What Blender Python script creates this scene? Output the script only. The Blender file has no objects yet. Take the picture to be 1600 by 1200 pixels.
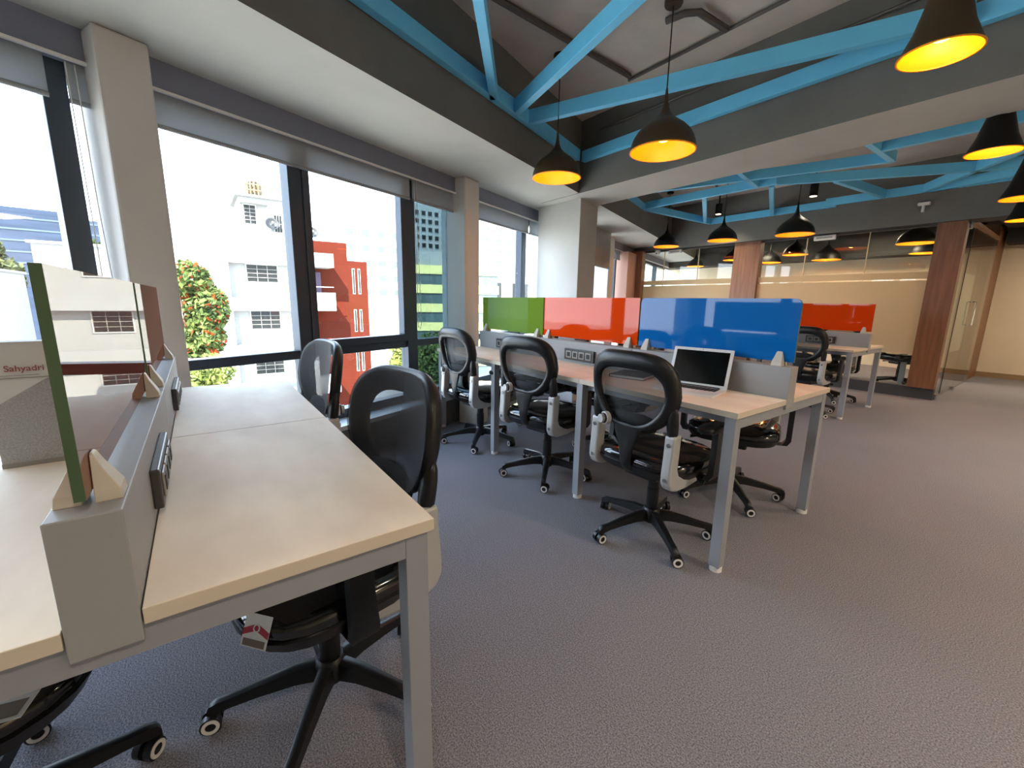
import bpy, bmesh, math, random
from mathutils import Vector, Matrix

random.seed(7)
SC = bpy.context.scene
COL = SC.collection
PI = math.pi

# ------------------------------------------------------------------ camera, sky, sun, exposure
cam_d = bpy.data.cameras.new('camera')
cam = bpy.data.objects.new('camera', cam_d)
COL.objects.link(cam)
CR, CU, CF = Vector((.589, .808, .0164)), Vector((-.164, .099, .982)), Vector((-.791, .581, -.191))
CF.normalize(); CR = (CR - CF * CR.dot(CF)).normalized(); CU = CR.cross(CF)
mw = Matrix((( CR.x, CU.x, -CF.x, 0), (CR.y, CU.y, -CF.y, 0), (CR.z, CU.z, -CF.z, 1.19), (0, 0, 0, 1)))
cam.matrix_world = mw
cam_d.sensor_width = 36
cam_d.lens = 14.917
cam_d.clip_start = .02
cam_d.clip_end = 1000
SC.camera = cam

SC.view_settings.view_transform = 'Standard'
SC.view_settings.look = 'None'
SC.view_settings.gamma = 1
SC.view_settings.use_curve_mapping = False
SC.view_settings.exposure = 0.47

world = bpy.data.worlds.new('World')
SC.world = world
world.use_nodes = True
wn = world.node_tree
wn.nodes.clear()
wo = wn.nodes.new('ShaderNodeOutputWorld')
wb = wn.nodes.new('ShaderNodeBackground')
tc = wn.nodes.new('ShaderNodeTexCoord')
sx = wn.nodes.new('ShaderNodeSeparateXYZ')
cr = wn.nodes.new('ShaderNodeValToRGB')
cr.color_ramp.elements[0].position = 0.0
cr.color_ramp.elements[0].color = (.84, .93, 1, 1)
cr.color_ramp.elements[1].position = .7
cr.color_ramp.elements[1].color = (.45, .68, 1, 1)
wn.links.new(tc.outputs['Generated'], sx.inputs[0])
wn.links.new(sx.outputs['Z'], cr.inputs[0])
wn.links.new(cr.outputs[0], wb.inputs[0])
wb.inputs[1].default_value = 6.6
wn.links.new(wb.outputs[0], wo.inputs[0])

sun_d = bpy.data.lights.new('sun', 'SUN')
sun_d.energy = 21.0
sun_d.angle = math.radians(.6)
sun_d.color = (1, .95, .86)
sun = bpy.data.objects.new('sun', sun_d)
COL.objects.link(sun)
sun.rotation_euler = Vector((-.62, .42, -.66)).to_track_quat('-Z', 'Y').to_euler()

CY = SC.cycles
CY.use_denoising = True
CY.max_bounces = 10
CY.diffuse_bounces = 6
CY.glossy_bounces = 5
CY.transmission_bounces = 8
CY.transparent_max_bounces = 24
CY.caustics_reflective = False
CY.caustics_refractive = False
CY.sample_clamp_indirect = 6

# ------------------------------------------------------------------ frame of the skewed window wall
TH = .38681
NW = Vector((-math.cos(TH), -math.sin(TH), 0))   # outwards through the windows
WD = Vector((-math.sin(TH), math.cos(TH), 0))    # along the windows
def W(s, c, z=0):
    p = NW * c + WD * s
    return Vector((p.x, p.y, z))

# ------------------------------------------------------------------ materials
def lin(c):
    return tuple(((v / 255) / 12.92 if v / 255 <= .04045 else ((v / 255 + .055) / 1.055) ** 2.4) for v in c) + (1,)

MATS = {}
def mat(name, rgb, rough=.5, metal=0., spec=.5, noise=0., nscale=8., bump=0., bscale=200., coat=0., stretch=None, trans=0., rgb2=None):
    if name in MATS:
        return MATS[name]
    m = bpy.data.materials.new(name)
    MATS[name] = m
    m.use_nodes = True
    nt = m.node_tree
    b = nt.nodes['Principled BSDF']
    c = lin(rgb)
    b.inputs['Base Color'].default_value = c
    b.inputs['Roughness'].default_value = rough
    b.inputs['Metallic'].default_value = metal
    b.inputs['Specular IOR Level'].default_value = spec
    b.inputs['Coat Weight'].default_value = coat
    b.inputs['Coat Roughness'].default_value = .06
    b.inputs['Transmission Weight'].default_value = trans
    co = None
    if noise or bump:
        co = nt.nodes.new('ShaderNodeTexCoord')
        mp = nt.nodes.new('ShaderNodeMapping')
        if stretch:
            mp.inputs['Scale'].default_value = stretch
        nt.links.new(co.outputs['Object'], mp.inputs[0])
    if noise:
        n = nt.nodes.new('ShaderNodeTexNoise')
        n.inputs['Scale'].default_value = nscale
        n.inputs['Detail'].default_value = 6
        nt.links.new(mp.outputs[0], n.inputs[0])
        r = nt.nodes.new('ShaderNodeValToRGB')
        c2 = lin(rgb2) if rgb2 else tuple(v * (1 - noise) for v in c[:3]) + (1,)
        r.color_ramp.elements[0].color = c2
        r.color_ramp.elements[1].color = tuple(min(1, v * (1 + noise * .5)) for v in c[:3]) + (1,)
        r.color_ramp.elements[0].position = .3
        r.color_ramp.elements[1].position = .7
        nt.links.new(n.outputs[0], r.inputs[0])
        nt.links.new(r.outputs[0], b.inputs['Base Color'])
    if bump:
        n2 = nt.nodes.new('ShaderNodeTexNoise')
        n2.inputs['Scale'].default_value = bscale
        n2.inputs['Detail'].default_value = 3
        nt.links.new(mp.outputs[0], n2.inputs[0])
        bp = nt.nodes.new('ShaderNodeBump')
        bp.inputs['Strength'].default_value = bump
        bp.inputs['Distance'].default_value = .01
        nt.links.new(n2.outputs[0], bp.inputs['Height'])
        nt.links.new(bp.outputs[0], b.inputs['Normal'])
    return m

def emis(name, rgb, strength):
    if name in MATS:
        return MATS[name]
    m = mat(name, rgb, .4)
    b = m.node_tree.nodes['Principled BSDF']
    b.inputs['Emission Color'].default_value = lin(rgb)
    b.inputs['Emission Strength'].default_value = strength
    return m

def clear_glass(name, tint=(1, 1, 1), refl=1.0):
    if name in MATS:
        return MATS[name]
    m = bpy.data.materials.new(name)
    MATS[name] = m
    m.use_nodes = True
    nt = m.node_tree
    nt.nodes.clear()
    o = nt.nodes.new('ShaderNodeOutputMaterial')
    t = nt.nodes.new('ShaderNodeBsdfTransparent')
    t.inputs[0].default_value = (*tint, 1)
    g = nt.nodes.new('ShaderNodeBsdfGlossy')
    g.inputs['Roughness'].default_value = .01
    lw = nt.nodes.new('ShaderNodeLayerWeight')
    lw.inputs[0].default_value = .5
    pw = nt.nodes.new('ShaderNodeMath'); pw.operation = 'POWER'; pw.inputs[1].default_value = 4
    ma = nt.nodes.new('ShaderNodeMath'); ma.operation = 'MULTIPLY_ADD'
    ma.inputs[1].default_value = .9 * refl; ma.inputs[2].default_value = .04 * refl
    mx = nt.nodes.new('ShaderNodeMixShader')
    nt.links.new(lw.outputs['Facing'], pw.inputs[0])
    nt.links.new(pw.outputs[0], ma.inputs[0])
    nt.links.new(ma.outputs[0], mx.inputs[0])
    nt.links.new(t.outputs[0], mx.inputs[1])
    nt.links.new(g.outputs[0], mx.inputs[2])
    nt.links.new(mx.outputs[0], o.inputs[0])
    return m

def sheer(name, rgb, clear=.3, rough=.8, translucent=.0):
    """woven or frosted sheet: a share of the light passes straight through"""
    if name in MATS:
        return MATS[name]
    m = bpy.data.materials.new(name)
    MATS[name] = m
    m.use_nodes = True
    nt = m.node_tree
    b = nt.nodes['Principled BSDF']
    o = nt.nodes['Material Output']
    b.inputs['Base Color'].default_value = lin(rgb)
    b.inputs['Roughness'].default_value = rough
    src = b.outputs[0]
    if translucent:
        tl = nt.nodes.new('ShaderNodeBsdfTranslucent')
        tl.inputs[0].default_value = lin(rgb)
        m1 = nt.nodes.new('ShaderNodeMixShader')
        m1.inputs[0].default_value = translucent
        nt.links.new(src, m1.inputs[1]); nt.links.new(tl.outputs[0], m1.inputs[2])
        src = m1.outputs[0]
    t = nt.nodes.new('ShaderNodeBsdfTransparent')
    m2 = nt.nodes.new('ShaderNodeMixShader')
    m2.inputs[0].default_value = clear
    nt.links.new(src, m2.inputs[1]); nt.links.new(t.outputs[0], m2.inputs[2])
    nt.links.new(m2.outputs[0], o.inputs[0])
    return m

def wood(name, rgb, dark, scale=(1, 1, 14), rough=.45):
    if name in MATS:
        return MATS[name]
    m = mat(name, rgb, rough, noise=.3, nscale=3, stretch=scale, rgb2=dark)
    return m

def carpet():
    m = mat('carpet', (120, 116, 118), .97, spec=.1)
    nt = m.node_tree
    b = nt.nodes['Principled BSDF']
    co = nt.nodes.new('ShaderNodeTexCoord')
    n1 = nt.nodes.new('ShaderNodeTexNoise'); n1.inputs['Scale'].default_value = 230; n1.inputs['Detail'].default_value = 5
    n2 = nt.nodes.new('ShaderNodeTexNoise'); n2.inputs['Scale'].default_value = 1.6; n2.inputs['Detail'].default_value = 2
    r = nt.nodes.new('ShaderNodeValToRGB')
    e = r.color_ramp.elements
    e[0].position = .36; e[0].color = lin((100, 98, 103))
    e[1].position = .64; e[1].color = lin((158, 154, 157))
    mx = nt.nodes.new('ShaderNodeMix'); mx.data_type = 'RGBA'; mx.blend_type = 'MULTIPLY'
    r2 = nt.nodes.new('ShaderNodeValToRGB')
    r2.color_ramp.elements[0].color = (.86, .86, .88, 1)
    r2.color_ramp.elements[1].color = (1, 1, 1, 1)
    nt.links.new(co.outputs['Object'], n1.inputs[0]); nt.links.new(co.outputs['Object'], n2.inputs[0])
    nt.links.new(n1.outputs[0], r.inputs[0]); nt.links.new(n2.outputs[0], r2.inputs[0])
    mx.inputs[0].default_value = 1
    nt.links.new(r.outputs[0], mx.inputs[6]); nt.links.new(r2.outputs[0], mx.inputs[7])
    nt.links.new(mx.outputs[2], b.inputs['Base Color'])
    bp = nt.nodes.new('ShaderNodeBump'); bp.inputs['Strength'].default_value = .7; bp.inputs['Distance'].default_value = .006
    nt.links.new(n1.outputs[0], bp.inputs['Height']); nt.links.new(bp.outputs[0], b.inputs['Normal'])
    return m

M_CARPET = carpet()
M_SOFFIT = mat('soffit paint', (190, 189, 182), .85, noise=.06, nscale=3, bump=.08, bscale=40)
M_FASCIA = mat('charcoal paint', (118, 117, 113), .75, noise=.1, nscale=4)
M_SLAB = mat('grey slab paint', (204, 196, 187), .85, noise=.15, nscale=2, bump=.15, bscale=30)
M_BLACKC = mat('black ceiling paint', (52, 50, 48), .8)
M_BLUE = mat('sky blue paint', (112, 208, 255), .45, noise=.06, nscale=6)
M_PILLAR = mat('white pillar paint', (214, 210, 204), .75, noise=.05, nscale=3, bump=.06, bscale=30)
M_LOWWALL = mat('dark grey sill wall', (84, 84, 84), .7)
M_SILL = mat('grey sill stone', (176, 184, 190), .35)
M_BEAMF = mat('slate beam paint', (130, 135, 152), .8)
M_ALU = mat('dark aluminium', (66, 76, 88), .4, metal=.3)
M_ALUL = mat('grey aluminium', (130, 142, 150), .4, metal=.3)
M_GLASS = clear_glass('window glass')
M_TINT = clear_glass('tinted window glass', (.30, .37, .40))
M_PGLASS = clear_glass('partition glass', (.95, .97, .95), 1.0)
M_FROST = sheer('frosted film', (222, 208, 178), .06, .6, .55)
M_BLIND = sheer('grey blind fabric', (184, 190, 196), .0, .9, .35)
M_BLINDBAR = mat('blind bar', (150, 152, 154), .5)
M_WOODP = wood('walnut veneer', (146, 104, 78), (128, 88, 64), (10, 10, .8))
M_WOODD = wood('dark walnut veneer', (128, 86, 56), (112, 73, 46), (10, 10, .8))
M_BEIGE = mat('beige wall paint', (226, 210, 184), .85, noise=.05, nscale=2)
M_BASEB = mat('dark baseboard', (60, 58, 58), .6)
M_TOP = wood('maple laminate', (241, 227, 208), (235, 218, 196), (1.0, 2.2, 2.2), .6)
M_TOP.node_tree.nodes['Principled BSDF'].inputs['Specular IOR Level'].default_value = .22
M_TOPEDGE = mat('laminate edge band', (214, 202, 182), .4)
M_STEEL = mat('grey powder coat', (160, 163, 168), .45, metal=.25)
M_PANEL = mat('grey divider laminate', (158, 158, 158), .5)
M_WHITEP = mat('white plastic', (232, 230, 226), .35)
M_OFFW = mat('off white plastic', (206, 198, 184), .4)
M_BLACK = mat('black plastic', (20, 20, 21), .38)
M_BLACKG = mat('glossy black seat wrap', (12, 12, 13), .12, coat=.6)
M_BLACKF = mat('black fabric', (22, 22, 24), .8, bump=.3, bscale=400)
M_MESH = sheer('black chair mesh', (40, 41, 44), .38, .7)
_nt = M_MESH.node_tree
_lw = _nt.nodes.new('ShaderNodeLayerWeight'); _lw.inputs[0].default_value = .5
_mr = _nt.nodes.new('ShaderNodeMapRange'); _mr.inputs[1].default_value = .0; _mr.inputs[2].default_value = .75
_mr.inputs[3].default_value = .42; _mr.inputs[4].default_value = .06
_nt.links.new(_lw.outputs['Facing'], _mr.inputs[0])
_nt.links.new(_mr.outputs[0], [n for n in _nt.nodes if n.type == 'MIX_SHADER'][0].inputs[0])
M_SILVER = mat('silver grey plastic', (186, 186, 184), .38, metal=.2)
M_CHROME = mat('satin chrome', (200, 200, 200), .22, metal=1)
M_PLATE = mat('socket plate', (60, 58, 56), .35)
M_SOCK = mat('socket module', (150, 148, 142), .4)
M_SOCKD = mat('socket hole', (28, 27, 26), .5)
M_SCR_G = mat('green glass', (112, 142, 48), .03, spec=.32)
M_SCR_O = mat('orange glass', (222, 66, 12), .03, spec=.32)
M_SCR_B = mat('blue glass', (16, 104, 180), .03, spec=.32)
M_SCR_A = bpy.data.materials.new('coral glass')
M_SCR_A.use_nodes = True
_nt = M_SCR_A.node_tree
_b = _nt.nodes['Principled BSDF']; _b.inputs['Base Color'].default_value = lin((150, 78, 66)); _b.inputs['Roughness'].default_value = .6; _b.inputs['Specular IOR Level'].default_value = 0
_g = _nt.nodes.new('ShaderNodeBsdfGlossy'); _g.inputs['Roughness'].default_value = .01
_m = _nt.nodes.new('ShaderNodeMixShader'); _m.inputs[0].default_value = .55
_g.inputs['Color'].default_value = (.52, .51, .46, 1)
_nt.links.new(_b.outputs[0], _m.inputs[1]); _nt.links.new(_g.outputs[0], _m.inputs[2]); _nt.links.new(_m.outputs[0], _nt.nodes['Material Output'].inputs[0])
M_GEDGE = mat('green glass edge', (82, 104, 74), .2)
M_SHADE = mat('dark brown metal', (70, 54, 34), .45, metal=.3)
M_SHADEK = mat('black metal', (16, 15, 15), .45, metal=.3)
M_INNER = mat('gold shade lining', (252, 158, 10), .4, metal=.0)
M_BULB = emis('warm bulb', (255, 176, 60), 14)
M_CORD = mat('black cord', (12, 12, 12), .6)
M_PIPE = mat('grey conduit', (92, 86, 82), .5)
M_RED = mat('red print', (170, 22, 40), .4)
M_PAPER = mat('white paper', (224, 224, 220), .7)
M_GREYP = mat('grey perforated print', (176, 178, 176), .6, noise=.25, nscale=260)
M_INK = mat('red ink', (160, 78, 76), .6)
M_SCREEN = mat('dark laptop screen', (8, 9, 9), .12)
M_ALUMAC = mat('silver aluminium', (232, 232, 232), .35, metal=.1)
M_KEYS = mat('black keys', (30, 30, 32), .5)
M_NOTE = mat('black notebook cover', (38, 36, 36), .55)

# ------------------------------------------------------------------ mesh helpers
class MB:
    def __init__(s):
        s.v = []; s.f = []; s.m = []; s.cur = 0
    def add(s, vs, fs):
        o = len(s.v)
        s.v += [tuple(v) for v in vs]
        s.f += [tuple(i + o for i in f) for f in fs]
        s.m += [s.cur] * len(fs)
    def box(s, x0, x1, y0, y1, z0, z1):
        s.add([(x0, y0, z0), (x1, y0, z0), (x1, y1, z0), (x0, y1, z0), (x0, y0, z1), (x1, y0, z1), (x1, y1, z1), (x0, y1, z1)],
              [(0, 3, 2, 1), (4, 5, 6, 7), (0, 1, 5, 4), (1, 2, 6, 5), (2, 3, 7, 6), (3, 0, 4, 7)])
        return s
    def wbox(s, s0, s1, c0, c1, z0, z1):
        """box in the window wall's own frame"""
        return s.prism([W(s0, c0), W(s1, c0), W(s1, c1), W(s0, c1)], z0, z1)
    def prism(s, poly, z0, z1):
        n = len(poly)
        a = sum(poly[i][0] * poly[(i + 1) % n][1] - poly[(i + 1) % n][0] * poly[i][1] for i in range(n))
        if a < 0:
            poly = list(reversed(poly))
        vs = [(p[0], p[1], z0) for p in poly] + [(p[0], p[1], z1) for p in poly]
        s.add(vs, [tuple(reversed(range(n))), tuple(range(n, 2 * n))] + [(i, (i + 1) % n, n + (i + 1) % n, n + i) for i in range(n)])
        return s
    def bar(s, a, b, w, h, up=(0, 0, 1)):
        """rectangular bar between two points, a and b at the centre of its bottom face"""
        a = Vector(a); b = Vector(b); d = (b - a).normalized(); up = Vector(up)
        r = d.cross(up)
        if r.length < 1e-4:
            r = Vector((1, 0, 0))
        r.normalize(); u = r.cross(d)
        vs = []
        for p in (a, b):
            vs += [p - r * w / 2, p + r * w / 2, p + r * w / 2 + u * h, p - r * w / 2 + u * h]
        s.add(vs, [(0, 1, 2, 3), (7, 6, 5, 4), (0, 4, 5, 1), (1, 5, 6, 2), (2, 6, 7, 3), (3, 7, 4, 0)])
        return s
    def cyl(s, a, b, r, n=16, r2=None):
        a = Vector(a); b = Vector(b); d = (b - a).normalized()
        t = Vector((0, 0, 1)) if abs(d.z) < .9 else Vector((1, 0, 0))
        u = d.cross(t).normalized(); v = d.cross(u)
        r2 = r if r2 is None else r2
        vs = [a + (u * math.cos(2 * PI * i / n) + v * math.sin(2 * PI * i / n)) * r for i in range(n)]
        vs += [b + (u * math.cos(2 * PI * i / n) + v * math.sin(2 * PI * i / n)) * r2 for i in range(n)]
        s.add(vs, [tuple(range(n)), tuple(reversed(range(n, 2 * n)))] + [(i, n + i, n + (i + 1) % n, (i + 1) % n) for i in range(n)])
        return s
    def ring(s, c, axis, r0, r1, h, n=20):
        """flat washer"""
        c = Vector(c); d = Vector(axis).normalized()
        t = Vector((0, 0, 1)) if abs(d.z) < .9 else Vector((1, 0, 0))
        u = d.cross(t).normalized(); v = d.cross(u)
        vs = []
        for (r, o) in ((r0, 0), (r1, 0), (r1, h), (r0, h)):
            vs += [c + d * o + (u * math.cos(2 * PI * i / n) + v * math.sin(2 * PI * i / n)) * r for i in range(n)]
        fs = []
        for k in range(4):
            k2 = (k + 1) % 4
            fs += [(k * n + i, k2 * n + i, k2 * n + (i + 1) % n, k * n + (i + 1) % n) for i in range(n)]
        s.add(vs, fs)
        return s
    def tube(s, pts, r, n=8, close=False):
        pts = [Vector(p) for p in pts]
        secs = []
        for i, p in enumerate(pts):
            a = pts[max(0, i - 1)]; b = pts[min(len(pts) - 1, i + 1)]
            d = (b - a).normalized()
            t = Vector((0, 0, 1)) if abs(d.z) < .95 else Vector((1, 0, 0))
            u = d.cross(t).normalized(); v = d.cross(u)
            rr = r[i] if isinstance(r, (list, tuple)) else r
            secs.append([p + (u * math.cos(2 * PI * k / n) + v * math.sin(2 * PI * k / n)) * rr for k in range(n)])
        return s.loft(secs)
    def loft(s, secs, caps=True, closed=False):
        n = len(secs[0])
        vs = [p for sec in secs for p in sec]
        fs = []
        m = len(secs)
        for i in range(m if closed else m - 1):
            j = (i + 1) % m
            fs += [(i * n + k, i * n + (k + 1) % n, j * n + (k + 1) % n, j * n + k) for k in range(n)]
        if caps and not closed:
            fs += [tuple(reversed(range(n))), tuple(range((m - 1) * n, m * n))]
        s.add(vs, fs)
        return s
    def lathe(s, prof, n=32, c=(0, 0, 0)):
        vs = []
        for (r, z) in prof:
            vs += [(c[0] + r * math.cos(2 * PI * i / n), c[1] + r * math.sin(2 * PI * i / n), c[2] + z) for i in range(n)]
        fs = []
        for k in range(len(prof) - 1):
            fs += [(k * n + i, k * n + (i + 1) % n, (k + 1) * n + (i + 1) % n, (k + 1) * n + i) for i in range(n)]
        s.add(vs, fs)
        return s
    def build(s, name, m, parent=None, loc=(0, 0, 0), smooth=False, bevel=0., sub=0, angle=40, kind=None, label=None, fixn=True):
        me = bpy.data.meshes.new(name)
        me.from_pydata(s.v, [], s.f)
        for k in (m if isinstance(m, (list, tuple)) else [m]):
            me.materials.append(k)
        if isinstance(m, (list, tuple)):
            me.polygons.foreach_set('material_index', s.m)
        if fixn and len(s.f) < 20000:
            bm = bmesh.new(); bm.from_mesh(me)
            bmesh.ops.recalc_face_normals(bm, faces=bm.faces)
            bm.to_mesh(me); bm.free()
        if smooth:
            me.polygons.foreach_set('use_smooth', [True] * len(me.polygons))
            if not sub:
                me.set_sharp_from_angle(angle=math.radians(angle))
        me.update()
        o = bpy.data.objects.new(name, me)
        COL.objects.link(o)
        o.location = loc
        if parent:
            o.parent = parent
        if bevel:
            b = o.modifiers.new('bevel', 'BEVEL'); b.width = bevel; b.segments = 2; b.limit_method = 'ANGLE'
        if sub:
            d = o.modifiers.new('sub', 'SUBSURF'); d.levels = sub; d.render_levels = sub
        if kind:
            o['kind'] = kind
        if label:
            o['label'] = label
        return o

def tag(o, label, cat, group=None):
    o['label'] = label; o['category'] = cat
    if group:
        o['group'] = group
    return o

def thing(name, label, cat, loc=(0, 0, 0), rz=0., group=None):
    o = bpy.data.objects.new(name, None)
    COL.objects.link(o)
    o.location = loc; o.rotation_euler = (0, 0, rz); o.empty_display_size = .1
    return tag(o, label, cat, group)

def struct(o):
    o['kind'] = 'structure'
    return o

def copy_tree(o, parent=None):
    c = o.copy(); COL.objects.link(c)
    c.parent = parent
    for ch in o.children:
        copy_tree(ch, c)
    return c

def rrect(w, h, r, n=5, cx=0, cy=0):
    out = []
    for (sx_, sy_, a0) in ((1, 1, 0), (-1, 1, 90), (-1, -1, 180), (1, -1, 270)):
        for k in range(n + 1):
            a = math.radians(a0 + 90 * k / n)
            out.append((cx + sx_ * (w / 2 - r) + r * math.cos(a), cy + sy_ * (h / 2 - r) + r * math.sin(a)))
    return out

# ------------------------------------------------------------------ room shell
ZS = 2.33      # soffit height
ZC = 3.02      # slab
YB0, YB1 = 3.39, 3.97   # cross beam
YP = 7.72      # glass partition
YBACK = 11.3

def wall_x(y, c):
    s = (y - NW.y * c) / WD.y
    return NW.x * c + WD.x * s, s

XL0, S0 = wall_x(-4.5, 2.75)
XL1, S1 = wall_x(YBACK, 2.75)
XR = 4.0
floor_o = struct(MB().prism([W(S0, 2.62), (XR, -4.5), (XR, YBACK + .1), W(S1, 2.62)], -.06, 0).build('floor', M_CARPET))

ceil_o = struct(MB().prism([W(S0 - .3, 3.0), (XR, -4.6), (XR, YBACK + .2), W(S1 + .3, 3.0)], ZC, ZC + .15).build('ceiling', M_SLAB))
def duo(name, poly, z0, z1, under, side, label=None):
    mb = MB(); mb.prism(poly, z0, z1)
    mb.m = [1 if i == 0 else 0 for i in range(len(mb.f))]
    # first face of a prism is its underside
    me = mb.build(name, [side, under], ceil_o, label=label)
    return me
duo('soffit', [W(S0, 1.94), W(S1, 1.94), W(S1, 2.76), W(S0, 2.76)], ZS, ZC, M_SOFFIT, M_FASCIA)
duo('cross_beam', [(-4.1, YB0), (XR, YB0), (XR, YB1), (-4.3, YB1)], ZS - .004, ZC, M_SOFFIT, M_FASCIA)
duo('far_bulkhead', [(-6.1, 7.6), (XR, 7.6), (XR, 7.95), (-6.1, 7.95)], 2.25, ZC, M_BLACKC, M_FASCIA)
duo('meeting_room_ceiling', [(-7.4, 7.95), (-1.12, 7.95), (-1.12, YBACK), (-7.6, YBACK)], 2.62, ZC, M_BLACKC, M_BLACKC)
duo('corridor_ceiling', [(-1.12, 7.95), (XR, 7.95), (XR, YBACK), (-1.12, YBACK)], 2.5, ZC, M_BLACKC, M_BLACKC)
duo('meeting_room_bulkhead', [(-7.5, 10.75), (-1.42, 10.75), (-1.42, YBACK), (-7.7, YBACK)], 2.17, 2.62, M_BLACKC, M_BLACKC)
duo('corridor_bulkhead', [(-1.12, 10.9), (XR, 10.9), (XR, YBACK), (-1.12, YBACK)], 2.27, 2.5, M_BLACKC, M_BLACKC)
duo('right_bulkhead', [(2.6, -4.5), (XR, -4.5), (XR, 7.6), (2.6, 7.6)], ZS + .004, ZC, M_SOFFIT, M_FASCIA)
duo('rear_bulkhead', [(-1.5, -4.5), (2.6, -4.5), (2.6, -3.2), (-2.0, -3.2)], ZS - .004, ZC, M_SOFFIT, M_FASCIA)

wall_w = struct(MB().wbox(S0, S1, 2.62, 2.95, -.06, .24).build('wall_window', M_LOWWALL))
MB().wbox(S0, S1, 2.60, 2.95, .24, .275).build('sill', M_SILL, wall_w, bevel=.004)
MB().wbox(S0, S1, 2.74, 2.95, 2.19, ZC).build('lintel', M_BEAMF, wall_w)
MB().wbox(S0, S1, 2.725, 2.745, 2.183, 2.195).build('lintel_trim', M_WHITEP, wall_w)
for (a, b) in ((.80, 1.0), (3.37, 3.60), (7.45, 7.72), (-2.0, -1.8)):
    MB().wbox(a, b, 2.62, 2.92, 0, ZS).build('pillar', M_PILLAR, wall_w, bevel=.012)
MB().prism([(-4.30, 3.52), (-3.60, 3.55), (-3.82, 4.06), (-4.52, 4.03)], 0, ZS + .05).build('column', mat('grey white column paint', (188, 188, 184), .8, noise=.05, nscale=3), wall_w, bevel=.006)  # same paint as the pillars, darkened to tame the window light on it
MB().wbox(9.12, 9.36, 2.50, 2.92, 0, 2.25).build('end_post', M_WOODP, wall_w)
MB().wbox(8.55, 9.12, 2.62, 2.90, .9, 2.19).build('end_pier', mat('salmon plaster', (206, 164, 148), .8), wall_w)

struct(MB().box(XL0 - .3, XR, -4.7, -4.5, 0, ZC).build('wall_near', M_BEIGE))
struct(MB().box(XR, XR + .2, -4.7, YBACK + .2, 0, ZC).build('wall_right', M_BEIGE))
wall_b = struct(MB().box(-8.2, XR, YBACK, YBACK + .2, 0, ZC).build('wall_back', M_BEIGE))
struct(MB().box(-1.2, XR, YBACK - .02, YBACK, 0, .09).build('baseboard_back', mat('tan baseboard', (150, 124, 92), .6)))
side = struct(MB().box(-1.42, -1.17, 10.2, YBACK, 0, 2.5).build('wall_corridor', M_WOODD))

# window bays ------------------------------------------------------------
ALU0, ALU1 = 2.80, 2.90
def window(n, s0, s1, mull, tint=None, transom=.80, sash=()):
    w = struct(MB().wbox(s0, s1, ALU0, ALU1, .275, .34).build('window_%d' % n, M_ALU))
    MB().wbox(s0, s1, ALU0, ALU1, 2.13, 2.2).build('head_frame', M_ALU, w)
    for (a, b) in mull:
        mo = MB(); mo.wbox(a, b, ALU0 - .01, ALU1 - .02, .34, 2.13)
        mo.m = [0] * len(mo.f)
        mo.build('mullion', M_ALU, w, bevel=.004)
    ed = [s0] + [x for ab in mull for x in ab] + [s1]
    k = 0
    for i in range(0, len(ed), 2):
        a, b = ed[i], ed[i + 1]
        if b - a < .04:
            continue
        if transom:
            z = transom
            MB().wbox(a, b, ALU0 + .005, ALU1 - .005, z - .03, z + .03).build('transom', M_ALU, w, bevel=.003)
            lowz = z - .03; upz = z + .03
            if k in sash:
                MB().wbox(a, b, ALU0 - .02, ALU0 + .05, upz, upz + .06).build('sash_rail', M_ALU, w, bevel=.004)
                MB().wbox(a, a + .05, ALU0 - .02, ALU0 + .05, upz + .06, 2.13).build('sash_stile', M_ALU, w, bevel=.004)
                MB().wbox(b - .05, b, ALU0 - .02, ALU0 + .05, upz + .06, 2.13).build('sash_stile', M_ALU, w, bevel=.004)
            g = M_TINT if tint and k in tint else M_GLASS
            MB().wbox(a, b, 2.847, 2.853, .34, lowz).build('pane', g, w)
            MB().wbox(a, b, 2.847, 2.853, upz, 2.13).build('pane', g, w)
        else:
            MB().wbox(a, b, 2.847, 2.853, .34, 2.13).build('pane', M_TINT if tint and k in tint else M_GLASS, w)
        k += 1
    return w
window(1, -1.8, .80, [(-.62, -.52), (.655, .74)])
window(2, 1.0, 3.37, [(1.735, 1.83), (2.755, 2.875)], tint=(2,), sash=(1,))
window(3, 3.60, 5.0, [(3.70, 3.78), (4.72, 4.83)])
window(4, 5.2, 7.45, [(5.55, 5.65), (6.6, 6.7)])
window(5, 7.72, 8.6, [(8.3, 8.38)])
window(6, 9.36, 12.6, [(10.4, 10.5), (11.5, 11.6)], transom=None)

# glass partition of the meeting room -------------------------------------
part = struct(MB().box(-6.1, -1.13, YP - .03, YP + .05, 0, .15).build('wall_glass', M_BASEB))
MB().box(-6.1, -1.13, YP - .02, YP + .03, 2.225, 2.25).build('head_channel', M_BASEB, part)
edges = [-6.08, -5.38, -4.64, -3.95]
edges2 = [-3.52, -2.86, -2.09, -1.40]
for E_ in (edges, edges2):
    for a, b in zip(E_[:-1], E_[1:]):
        g = MB().box(a + .003, b - .003, YP, YP + .012, .15, 2.225).build('glass_panel', M_PGLASS, part)
        MB().box(a + .003, b - .003, YP - .003, YP - .001, .575, 1.552).build('frosted_band', M_FROST, g)
        MB().box(a + .003, b - .003, YP - .003, YP - .001, 1.57, 1.66).build('frosted_band', M_FROST, g)
    for b in E_[1:-1]:
        MB().box(b - .004, b + .004, YP - .004, YP + .016, .15, 2.225).build('joint', mat('pale joint', (214, 200, 160), .5), part)
MB().box(-3.95, -3.52, YP - .06, YP + .08, 0, 2.25).build('wood_post', M_WOODP, part)
MB().box(-1.40, -1.13, YP - .06, YP + .08, .15, 2.25).build('wood_post', M_WOODD, part)
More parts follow.
